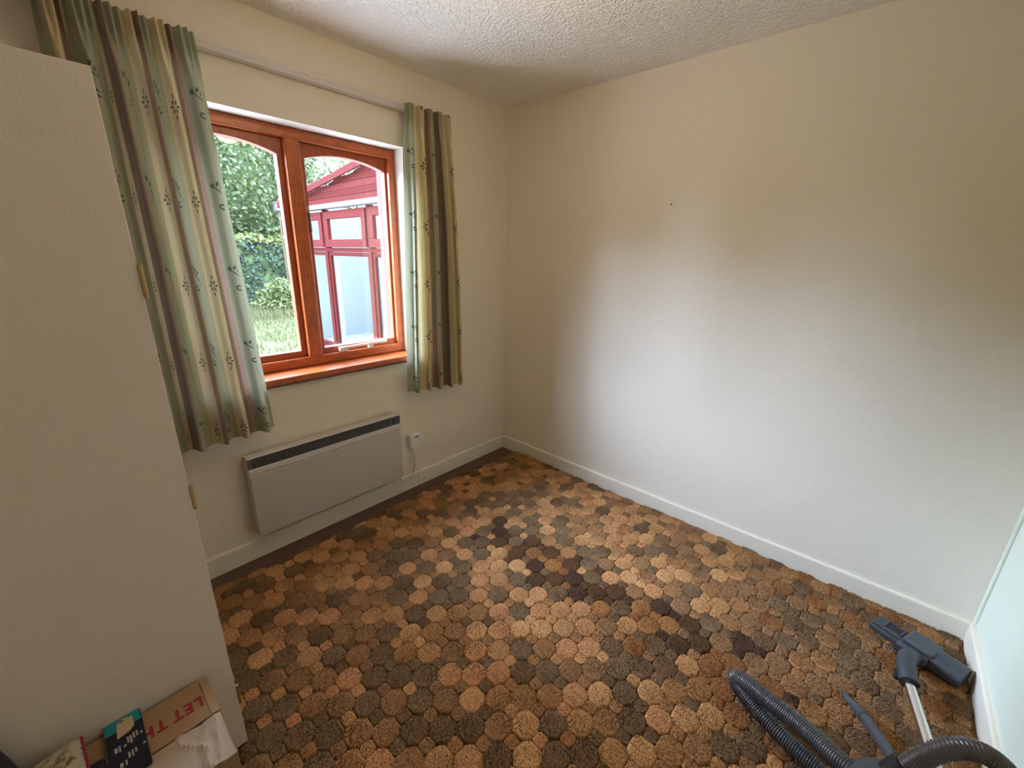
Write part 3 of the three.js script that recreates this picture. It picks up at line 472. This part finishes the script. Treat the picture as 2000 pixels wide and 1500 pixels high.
{
  const O = [-1.13, 0.0275, 2.42], t = thing('vacuum_cleaner', 'dark grey cylinder vacuum cleaner with ribbed hose, metal tube and floor head', 'vacuum cleaner', O);
  const S = (p) => [p[0] - O[0], p[1] - O[1], p[2] - O[2]], SS = (a) => a.map(S);
  // body: a low canister
  const prof = [[0, 0.02], [0.10, 0.02], [0.135, 0.03], [0.145, 0.06], [0.145, 0.14], [0.138, 0.172], [0.115, 0.200], [0.07, 0.214], [0, 0.218]].map(([a, b]) => new THREE.Vector2(a, b));
  const lg = new THREE.LatheGeometry(new THREE.SplineCurve(prof).getPoints(40), 44); obj('canister', lg, M.vacuum, t);
  const band = new THREE.TorusGeometry(0.1455, 0.006, 8, 48); band.rotateX(Math.PI / 2); band.translate(0, 0.12, 0); obj('bumper', band, M.black, t);
  for (const a of [0.6, 2.5, 4.1, 5.6]) { const wg = cyl(0.02, 0.02, 0.018, 18); wg.rotateZ(Math.PI / 2); wg.rotateY(a); wg.translate(Math.cos(a) * 0.09, 0.020, -Math.sin(a) * 0.09); obj('castor', wg, M.black, t); }
  // hose: from the body out to a loop on the carpet and back
  obj('hose', ribbed(SS([[-1.10, 0.20, 2.33], [-1.075, 0.185, 2.285], [-1.01, 0.150, 2.20], [-0.955, 0.115, 2.10], [-0.912, 0.088, 2.022], [-0.896, 0.066, 1.992], [-0.905, 0.058, 1.998], [-0.945, 0.054, 2.055], [-0.985, 0.053, 2.14], [-1.018, 0.053, 2.24], [-1.045, 0.055, 2.33], [-1.06, 0.07, 2.40]]), 0.0275), M.hose, t).userData.label = 'grey ribbed hose looping on the carpet';
  // the same hose rising over the body in an arch
  obj('hose_arch', ribbed(SS([[-1.262, 0.462, 2.346], [-1.248, 0.500, 2.364], [-1.232, 0.535, 2.388], [-1.212, 0.553, 2.418], [-1.196, 0.553, 2.452], [-1.186, 0.532, 2.486], [-1.180, 0.480, 2.515], [-1.172, 0.38, 2.535], [-1.16, 0.27, 2.525], [-1.15, 0.20, 2.49]]), 0.0200), M.hose, t).userData.label = 'ribbed hose arching over the cleaner';
  obj('hose_cuff', rod(S([-1.268, 0.440, 2.336]), S([-1.257, 0.474, 2.352]), 0.0275, 0.0275, 24), M.black, t);
  obj('hose_handle', tube(SS([[-1.268, 0.445, 2.338], [-1.272, 0.38, 2.325], [-1.262, 0.30, 2.33], [-1.24, 0.22, 2.36], [-1.235, 0.17, 2.40]]), 0.019, 40, 16), M.vacuumSoft, t);
  // metal tube lying along the floor to the head
  const a = [-0.497, 0.083, 2.446], b = [-1.20, 0.064, 2.590];
  obj('metal_tube', rod(S(a), S(b), 0.0155, 0.0155, 28), M.chrome, t);
  // floor head
  const hd = new THREE.Group(); hd.name = 'floor_head'; hd.userData.label = 'black floor head in the corner'; hd.position.set(...S([-0.246, 0.0275, 2.481])); hd.rotation.y = -0.40; t.add(hd);
  // local frame: z along the head (0 at its middle), x across towards the wall (+) and the tube (-)
  obj('flat_end', [bx(-0.044, 0.044, 0.002, 0.026, -0.142, -0.030, 0.006), bx(-0.030, 0.036, 0.024, 0.034, -0.138, -0.030, 0.004)], M.vacuum, hd);
  obj('window_recess', bx(-0.012, 0.024, 0.0335, 0.0352, -0.100, -0.052, 0.001), M.black, hd);
  obj('recess_frame', [bx(-0.017, 0.029, 0.0335, 0.0385, -0.106, -0.100, 0.0015), bx(-0.017, 0.029, 0.0335, 0.0385, -0.052, -0.046, 0.0015), bx(0.024, 0.029, 0.0335, 0.0385, -0.104, -0.048, 0.0015)], M.vacuumSoft, hd);
  const er = new THREE.Shape(); er.moveTo(-0.046, 0); er.lineTo(0.042, 0); er.lineTo(0.044, 0.020); er.quadraticCurveTo(0.036, 0.042, 0.012, 0.046); er.lineTo(-0.012, 0.046); er.quadraticCurveTo(-0.040, 0.040, -0.046, 0.018); er.lineTo(-0.046, 0);
  const rg = new THREE.ExtrudeGeometry(er, { depth: 0.098, bevelEnabled: true, bevelSize: 0.005, bevelThickness: 0.005, bevelSegments: 3 }); rg.translate(0, 0.0065, 0.040); obj('rounded_end', tri(rg), M.vacuum, hd);
  obj('centre_block', [bx(-0.046, 0.046, 0.004, 0.060, -0.034, 0.060, 0.010), bx(-0.070, -0.040, 0.004, 0.042, -0.040, 0.052, 0.008)], M.vacuumSoft, hd);
  obj('pedal_lever', [bx(-0.086, -0.066, 0.012, 0.026, -0.040, -0.012, 0.004), bx(-0.0475, -0.0455, 0.040, 0.046, -0.030, 0.050, 0.0008)], M.black, hd);
  obj('sole_brush', bx(-0.042, 0.040, 0, 0.008, -0.138, 0.138, 0.003), M.black, hd);
  // swivel neck from the head to the tube
  obj('swivel_neck', tube(SS([[-0.325, 0.056, 2.468], [-0.365, 0.080, 2.452], [-0.41, 0.097, 2.440], [-0.455, 0.094, 2.440], [-0.512, 0.084, 2.449]]), 0.0275, 40, 20), M.vacuum, t);
  obj('neck_collar', [rod(S([-0.478, 0.087, 2.4435]), S([-0.514, 0.083, 2.4495]), 0.0265, 0.0255, 24), bx(-0.512 - O[0], -0.476 - O[0], 0.070 - O[1], 0.085 - O[1], 2.408 - O[2], 2.424 - O[2], 0.004)], M.black, t);
}
{ // crevice nozzle resting its tip on the carpet, its end against the cleaner
  const O = [-0.80, 0.0275, 2.37], t = thing('crevice_nozzle', 'slate grey crevice nozzle pointing up the carpet between hose and metal tube', 'nozzle', O), S = (p) => [p[0] - O[0], p[1] - O[1], p[2] - O[2]];
  const P = [[-0.664, 0.034, 2.284], [-0.742, 0.062, 2.340], [-0.870, 0.105, 2.398], [-0.955, 0.137, 2.436]];
  // tapering tip: round where it joins, flat and cut slantwise at the end
  const A = new THREE.Vector3(...S(P[1])), B = new THREE.Vector3(...S(P[0])), dir = B.clone().sub(A), side = new THREE.Vector3(0, 1, 0).cross(dir).normalize(), up = dir.clone().normalize().cross(side), pos = [], idx = [], uv = [], R = 20, K = 14;
  for (let k = 0; k <= K; k++) { const s = k / K; for (let j = 0; j < R; j++) { const a = j / R * Math.PI * 2, w = 0.0175 * (1 - 0.35 * s), h = 0.0175 * (1 - 0.62 * s), cut = s * 0.025 * Math.cos(a) * 1; const v = A.clone().addScaledVector(dir, s).addScaledVector(side, Math.cos(a) * w).addScaledVector(up, Math.sin(a) * h).addScaledVector(dir.clone().normalize(), -cut * s); pos.push(v.x, v.y, v.z); uv.push(s, j / R); } }
  for (let k = 0; k < K; k++) for (let j = 0; j < R; j++) { const a = k * R + j, b = k * R + (j + 1) % R; idx.push(a, b, a + R, b, b + R, a + R); }
  const e = K * R; for (let j = 1; j < R - 1; j++) idx.push(e, e + j, e + j + 1);
  const g = new THREE.BufferGeometry(); g.setAttribute('position', new THREE.Float32BufferAttribute(pos, 3)); g.setAttribute('uv', new THREE.Float32BufferAttribute(uv, 2)); g.setIndex(idx); g.computeVertexNormals();
  obj('tip', g, M.vacuumSoft, t);
  obj('shaft', tube([P[1], P[2], P[3]].map(S), 0.0168, 40, 20), M.vacuumSoft, t);
  const d1 = new THREE.Vector3(...S(P[2])).sub(A).normalize(), c0 = A.clone().addScaledVector(d1, 0.004), c1 = A.clone().addScaledVector(d1, 0.010); obj('joint_ring', rod(c0.toArray(), c1.toArray(), 0.0185, 0.0185, 22), M.vacuum, t);
}

// ------------------------------------------------------------------ ceiling lamp just above the picture
{
  const P = [-1.20, ROOM.top, 1.22], t = thing('ceiling_lamp', 'round flush ceiling lamp with a warm opal dome', 'lamp', P);
  obj('lamp_base', (() => { const g = cyl(0.13, 0.13, 0.02, 40); g.translate(0, -0.010, 0); return g; })(), M.whitePlastic, t);
  const g = new THREE.SphereGeometry(0.12, 40, 16, 0, Math.PI * 2, Math.PI / 2, Math.PI / 2); g.scale(1, 0.62, 1); g.translate(0, -0.02, 0);
  obj('opal_dome', g, std([0.8, 0.78, 0.72], 0.4, { emissive: LAMP_COLOR, emissiveIntensity: 2 }), t);
  const l = new THREE.PointLight(LAMP_COLOR, LAMP_POWER); l.position.set(0, -0.13, 0); l.castShadow = true; l.shadow.radius = 4; t.add(l);
}

// ------------------------------------------------------------------ the garden
const GY = -0.25;
{
  const gm = tex(256, (u, v) => { const t = 0.35 * n16(u, v) + 0.35 * n64(u, v) + 0.3 * n128(u, v); return [0.55 + 0.5 * t, 0.6 + 0.42 * t, 0.5 + 0.3 * t]; }, { repeat: 0.5 });
  const m = struct('lawn', bx(-40, 40, GY - 0.3, GY, -45, -0.3), std([0.085, 0.095, 0.025], 0.95, { map: gm }), 'sunny lawn outside the window');
}
struct('patio', bx(-7, 1, GY - 0.05, GY + 0.03, -4.6, -0.3), std([0.72, 0.66, 0.58], 0.9, { bumpMap: plasterBump, bumpScale: 0.002 }), 'pale paving along the house wall');
const leafG = (() => { const s = new THREE.BufferGeometry(); s.setAttribute('position', new THREE.Float32BufferAttribute([0, 0, 0, 0.5, 0.12, 0.35, 1, 0, 0, 0.5, 0.12, -0.35], 3)); s.setAttribute('uv', new THREE.Float32BufferAttribute([0, 0, 0.5, 1, 1, 0, 0.5, 0], 2)); s.setIndex([0, 1, 2, 0, 2, 3]); s.computeVertexNormals(); return s; })();
const leafMat = (rgb) => std(rgb, 0.7, { side: THREE.DoubleSide, transmission: 0.35, thickness: 0 });
const L = { tree: leafMat([0.085, 0.135, 0.055]), hedge: leafMat([0.03, 0.075, 0.045]), lime: leafMat([0.11, 0.15, 0.035]), core: std([0.085, 0.135, 0.055], 1) };
function leaves(parent, mat, n, size, place, seed) {
  const im = new THREE.InstancedMesh(leafG, mat, n), r = rng(seed), m = new THREE.Matrix4(), q = new THREE.Quaternion(), e = new THREE.Euler(), c = new THREE.Color();
  for (let i = 0; i < n; i++) { const p = place(r); e.set((r() - 0.5) * 2.4, r() * 6.3, (r() - 0.5) * 2.4); q.setFromEuler(e); const s = size * (0.6 + 0.8 * r()); m.compose(p, q, new THREE.Vector3(s, s, s)); im.setMatrixAt(i, m); const k = 0.55 + 0.9 * r(); im.setColorAt(i, c.setRGB(k * (0.85 + 0.4 * r()), k, k * (0.7 + 0.5 * r()))); }
  im.name = 'foliage'; im.userData.kind = 'stuff'; im.castShadow = im.receiveShadow = true; parent.add(im); return im;
}
function tree(label, x, z, h, rad, n, size, seed, mat = L.tree, core = 0.8) {
  const t = thing('garden_tree', label, 'tree', [x, GY, z], 'garden trees');
  obj('trunk', [rod([0, -0.05, 0], [0.1, h * 0.45, 0], 0.16, 0.10, 10), rod([0.1, h * 0.4, 0], [rad * 0.4, h * 0.7, 0.2], 0.08, 0.04, 8), rod([0.1, h * 0.4, 0], [-rad * 0.4, h * 0.68, -0.2], 0.08, 0.04, 8)], std([0.10, 0.075, 0.05], 0.9), t);
  const cy = h * 0.55, ry = h * 0.47;
  if (core) { const g = mergeVertices(new THREE.IcosahedronGeometry(1, 3)), p = g.attributes.position; for (let i = 0; i < p.count; i++) { const k = core * (0.9 + 0.18 * noise.noise(p.getX(i) * 2 + seed, p.getY(i) * 2, p.getZ(i) * 2)); p.setXYZ(i, p.getX(i) * k * rad, cy + p.getY(i) * k * ry, p.getZ(i) * k * rad); } g.computeVertexNormals(); obj('inner_crown', g, L.core, t); }
  leaves(t, mat, n, size, (r) => { const u = 2 * r() - 1, a = r() * 6.283, k = Math.pow(r(), core ? 0.12 : 0.33) * (0.97 + 0.14 * noise.noise(Math.cos(a) * 2.5 + seed, u * 2.5, Math.sin(a) * 2.5)) * 1.0, w = Math.sqrt(1 - u * u); return new THREE.Vector3(Math.cos(a) * w * k * rad, cy + u * k * ry, Math.sin(a) * w * k * rad); }, seed);
  return t;
}
tree('big leafy green tree filling the left window pane', 2.6, -15.2, 6.6, 2.9, 30000, 0.14, 41);
tree('leafy tree left of the big tree, mostly hidden by the curtain', -2.6, -15.5, 6.2, 3.0, 5000, 0.26, 42);
tree('tall loose tree with sky showing through, above the red timber building', 7.4, -15.6, 5.9, 2.6, 9000, 0.14, 43, L.tree, 0);
for (const [x, z, h, where] of [[-9.2, -15.4, 5.8, 'tallest leafy tree behind the left curtain, beside the hedge end'], [-15.5, -12.2, 5.4, 'leafy tree in the far left corner of the garden'], [-15.2, -5.4, 5.0, 'leafy tree on the left side of the garden, level with the red building'], [-15, 1.6, 4.8, 'leafy tree on the left side of the garden, nearest the house']]) tree(where, x, z, h, 3.1, 2200, 0.34, Math.round(h * 100 - x));
{ // clipped hedge in front of the trees
  const t = thing('clipped_hedge', 'dense dark green clipped hedge below the trees', 'hedge', [1, GY, -12.6]);
  const g = new THREE.BoxGeometry(17.6, 1.85, 1.0, 60, 8, 4), p = g.attributes.position; for (let i = 0; i < p.count; i++) { p.setZ(i, p.getZ(i) + 0.12 * noise.noise(p.getX(i), p.getY(i) * 2, 1)); p.setY(i, p.getY(i) + 0.92); } g.computeVertexNormals(); obj('inner_growth', g, L.core, t);
  leaves(t, L.hedge, 24000, 0.10, (r) => { const f = r(); const x = (r() - 0.42) * 17.6; const v = f < 0.72 ? new THREE.Vector3(x, r() * 1.92, 0.5 + 0.14 * r()) : new THREE.Vector3(x, 1.85 + 0.12 * r(), r() - 0.5); v.z += 0.12 * noise.noise(x, v.y * 2, 1); return v; }, 51);
  const top = leaves(t, L.lime, 5200, 0.16, (r) => { const x = (r() - 0.42) * 17.6; return new THREE.Vector3(x, 1.86 + 0.34 * r() * (0.7 + 0.6 * noise.noise(x * 1.6, 2, 3)), (r() - 0.4) * 1.05); }, 52); top.name = 'young_growth';
}
{ // loose bush before the hedge
  const t = thing('loose_bush', 'loose yellow green bush before the dark hedge', 'bush', [2.35, GY, -10.9]);
  const st = []; const q = rng(9); for (let k = 0; k < 9; k++) st.push(rod([0, -0.02, 0], [(q() - 0.5) * 1.2, 0.5 + 0.4 * q(), (q() - 0.5) * 0.8], 0.012, 0.006, 6)); obj('stems', st, std([0.12, 0.09, 0.05], 0.9), t);
  leaves(t, L.lime, 2600, 0.085, (r) => { const u = r(), a = r() * 6.283, k = Math.pow(r(), 0.45), w = Math.sqrt(u) * 0.9; return new THREE.Vector3(Math.cos(a) * w * k, 0.06 + 0.95 * (1 - u * 0.7) * (0.3 + 0.7 * r()), Math.sin(a) * w * k * 0.8); }, 61);
}
{ // rough grass
  const t = thing('rough_grass', 'rough pale grass growing in front of the hedge', 'grass', [0, GY, -9]); t.userData.kind = 'stuff';
  const bl = new THREE.BufferGeometry(); bl.setAttribute('position', new THREE.Float32BufferAttribute([-0.5, 0, 0, 0.5, 0, 0, 0.25, 1, 0.35], 3)); bl.setAttribute('uv', new THREE.Float32BufferAttribute([0, 0, 1, 0, 0.5, 1], 2)); bl.computeVertexNormals();
  const n = 16000, im = new THREE.InstancedMesh(bl, leafMat([0.13, 0.14, 0.05]), n), r = rng(71), m = new THREE.Matrix4(), q = new THREE.Quaternion(), c = new THREE.Color();
  for (let i = 0; i < n; i++) { const z = 3.5 - 6.6 * Math.pow(r(), 0.8), x = 1.4 + (r() - 0.5) * 7, tall = z < -0.6 ? 0.30 : 0.10; q.setFromEuler(new THREE.Euler((r() - 0.5) * 0.6, r() * 6.3, (r() - 0.5) * 0.6)); m.compose(new THREE.Vector3(x, 0, z), q, new THREE.Vector3(0.018, tall * (0.5 + 0.8 * r()), tall)); im.setMatrixAt(i, m); const k = 0.7 + 0.6 * r(); im.setColorAt(i, c.setRGB(k, k * (0.9 + 0.2 * r()), k * 0.9)); }
  im.name = 'grass_blades'; im.userData.kind = 'stuff'; im.castShadow = im.receiveShadow = true; t.add(im);
}
{ // nesting box hung on the big tree
  const t = thing('nest_box', 'small grey nest box on the big tree', 'nest box', [2.86, 2.58, -11.75]);
  obj('box_body', bx(-0.09, 0.09, 0, 0.22, -0.09, 0.09, 0.006), std([0.10, 0.10, 0.13], 0.8), t); obj('box_lid', bx(-0.11, 0.11, 0.22, 0.24, -0.11, 0.12, 0.005), std([0.2, 0.2, 0.24], 0.7), t);
  obj('pole', rod([0, -2.83, 0], [0, 0, 0], 0.02, 0.02, 10), std([0.10, 0.075, 0.05], 0.9), t);
}
// ------------------------------------------------------------------ red timber garden room seen through the right-hand light
{
  const X = 1.0, Z0 = -6.25, Z1 = -0.75, t = thing('garden_room', 'red timber garden room with low gable and large panes outside', 'building', [X, GY, (Z0 + Z1) / 2]), cz = (Z0 + Z1) / 2;
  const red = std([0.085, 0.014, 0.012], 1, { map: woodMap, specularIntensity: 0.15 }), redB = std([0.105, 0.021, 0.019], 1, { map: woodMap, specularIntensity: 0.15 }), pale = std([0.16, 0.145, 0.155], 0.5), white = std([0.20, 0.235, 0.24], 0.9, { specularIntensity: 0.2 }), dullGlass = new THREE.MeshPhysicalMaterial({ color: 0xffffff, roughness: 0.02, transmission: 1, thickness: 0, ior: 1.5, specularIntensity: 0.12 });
  const B = (x0, x1, y0, y1, z0, z1, r, a) => bx(x0 - X, x1 - X, y0 - GY, y1 - GY, z0 - cz, z1 - cz, r, a);
  const verge = (z) => 2.44 + 0.125 * (Math.min(z, -3.05) - -5.43) - 0.125 * Math.max(0, z + 3.05);
  // gable boards, each lapped over the one below
  for (let k = 0; k < 7; k++) {
    const y0 = 2.19 + k * 0.088, y1 = y0 + 0.088; let a = Z0, b = Z1; while (verge(a) - 0.075 < y0 + 0.01 && a < -3.05) a += 0.02; while (verge(b) - 0.075 < y0 + 0.01 && b > -3.05) b -= 0.02; if (b - a < 0.2) break;
    let a1 = a, b1 = b; while (verge(a1) - 0.04 < y1 && a1 < -3.05) a1 += 0.02; while (verge(b1) - 0.04 < y1 && b1 > -3.05) b1 -= 0.02;
    const s = new THREE.Shape(); s.moveTo(a, y0); s.lineTo(b, y0); s.lineTo(Math.max(b1, a1 + 0.01), y1 - 0.006); s.lineTo(a1, y1 - 0.006); s.lineTo(a, y0);
    const g = new THREE.ExtrudeGeometry(s, { depth: 0.022, bevelEnabled: true, bevelSize: 0.003, bevelThickness: 0.003, bevelSegments: 1 });
    g.applyMatrix4(new THREE.Matrix4().makeBasis(new THREE.Vector3(0, 0, 1), new THREE.Vector3(0, 1, 0), new THREE.Vector3(-1, 0, 0))); g.translate(0.0, -GY, -cz); g.translate(-(k % 2) * 0.004, 0, 0);
    obj('gable_board', tri(g, 2, k), k % 2 ? red : redB, t);
  }
  obj('gable_backing', B(X + 0.005, X + 0.03, 2.15, 2.42, Z0 + 0.3, Z1 - 0.3), red, t);
  const barge = (za, zb) => { const s = new THREE.Shape(); s.moveTo(za, verge(za)); s.lineTo(zb, verge(zb)); s.lineTo(zb, verge(zb) - 0.085); s.lineTo(za, verge(za) - 0.085); s.lineTo(za, verge(za)); const g = new THREE.ExtrudeGeometry(s, { depth: 0.03, bevelEnabled: false }); g.applyMatrix4(new THREE.Matrix4().makeBasis(new THREE.Vector3(0, 0, 1), new THREE.Vector3(0, 1, 0), new THREE.Vector3(-1, 0, 0))); g.translate(-0.075, -GY, -cz); return tri(g, 2); };
  obj('barge_board', barge(Z0 - 0.25, -3.05), redB, t); obj('barge_board', barge(-3.05, Z1 + 0.1), redB, t);
  obj('fascia_sill', B(X - 0.10, X + 0.02, 2.12, 2.185, Z0 - 0.02, Z1, 0.006, 2), pale, t).userData.label = 'pale ledge below the gable';
  // posts and window bays
  const zs = [-6.22, -4.90, -3.55, -2.20, -0.85];
  for (const z of zs) obj('post', B(X - 0.025, X + 0.06, GY, 2.12, z - 0.035, z + 0.035, 0.004, 1), red, t);
  obj('transom', B(X - 0.02, X + 0.05, 1.485, 1.545, Z0, Z1, 0.004, 2), red, t);
  obj('plinth', B(X - 0.02, X + 0.06, GY, GY + 0.14, Z0, Z1, 0.006, 2), red, t);
  const ring = (z0, z1, y0, y1, f, x0, x1, r = 0.005) => [B(x0, x1, y0, y0 + f, z0, z1, r, 2), B(x0, x1, y1 - f, y1, z0, z1, r, 2), B(x0, x1, y0 + f, y1 - f, z0, z0 + f, r, 1), B(x0, x1, y0 + f, y1 - f, z1 - f, z1, r, 1)];
  for (let k = 0; k < 4; k++) {
    const a = zs[k] + 0.045, b = zs[k + 1] - 0.045;
    const f = obj('fanlight_frame', ring(a, b, 1.555, 2.085, 0.115, X - 0.045, X + 0.01), redB, t);
    const pg = new THREE.PlaneGeometry(b - a - 0.22, 0.31); pg.rotateY(-Math.PI / 2); pg.translate(-0.02, 1.82 - GY, (a + b) / 2 - cz); obj('fanlight_pane', pg, dullGlass, f);
    const d = obj('pane_frame', ring(a, b, GY + 0.15, 1.48, 0.055, X - 0.01, X + 0.035), red, t);
    const dg = new THREE.PlaneGeometry(b - a - 0.10, 1.48 - GY - 0.25); dg.rotateY(-Math.PI / 2); dg.translate(0.012, (1.48 + GY + 0.15) / 2 - GY, (a + b) / 2 - cz); obj('large_pane', dg, dullGlass, d);
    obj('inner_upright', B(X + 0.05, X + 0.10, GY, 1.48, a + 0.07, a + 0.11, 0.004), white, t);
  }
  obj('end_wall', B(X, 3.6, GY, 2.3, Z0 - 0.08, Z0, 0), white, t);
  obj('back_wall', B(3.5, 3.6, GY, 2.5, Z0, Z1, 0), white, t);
  obj('inner_floor', B(X + 0.06, 3.5, GY - 0.02, GY + 0.06, Z0, Z1), std([0.2, 0.21, 0.21], 0.8), t);
  // clear sheet roof on timber purlins
  const roof = (za, zb) => { const g = new THREE.BufferGeometry(), y = (z) => verge(z) - GY + 0.01, q = [[X - 0.12, za], [3.7, za], [3.7, zb], [X - 0.12, zb]].map(([x, z]) => [x - X, y(z), z - cz]); g.setAttribute('position', new THREE.Float32BufferAttribute([...q[0], ...q[2], ...q[1], ...q[0], ...q[3], ...q[2]], 3)); g.setAttribute('uv', new THREE.Float32BufferAttribute(new Array(12).fill(0), 2)); g.computeVertexNormals(); return g; };
  obj('roof_sheet', roof(Z0 - 0.25, -3.05), M.glass, t); obj('roof_sheet', roof(-3.05, Z1 + 0.1), M.glass, t);
  obj('ridge_beam', B(X - 0.05, 3.6, verge(-3.05) - 0.10, verge(-3.05) - 0.01, -3.10, -3.0, 0), red, t);
}
// outer leaf of the house wall
struct('wall_outside', [...ring4(-0.3, -0.17), bx(0.2, 6, GY - 0.1, 2.6, -0.45, -0.3), bx(-9, ROOM.left - 0.2, GY - 0.1, 2.6, -0.45, -0.3)], std([0.10, 0.05, 0.035], 0.95), 'outer wall of the house');

renderer.render(scene, camera);
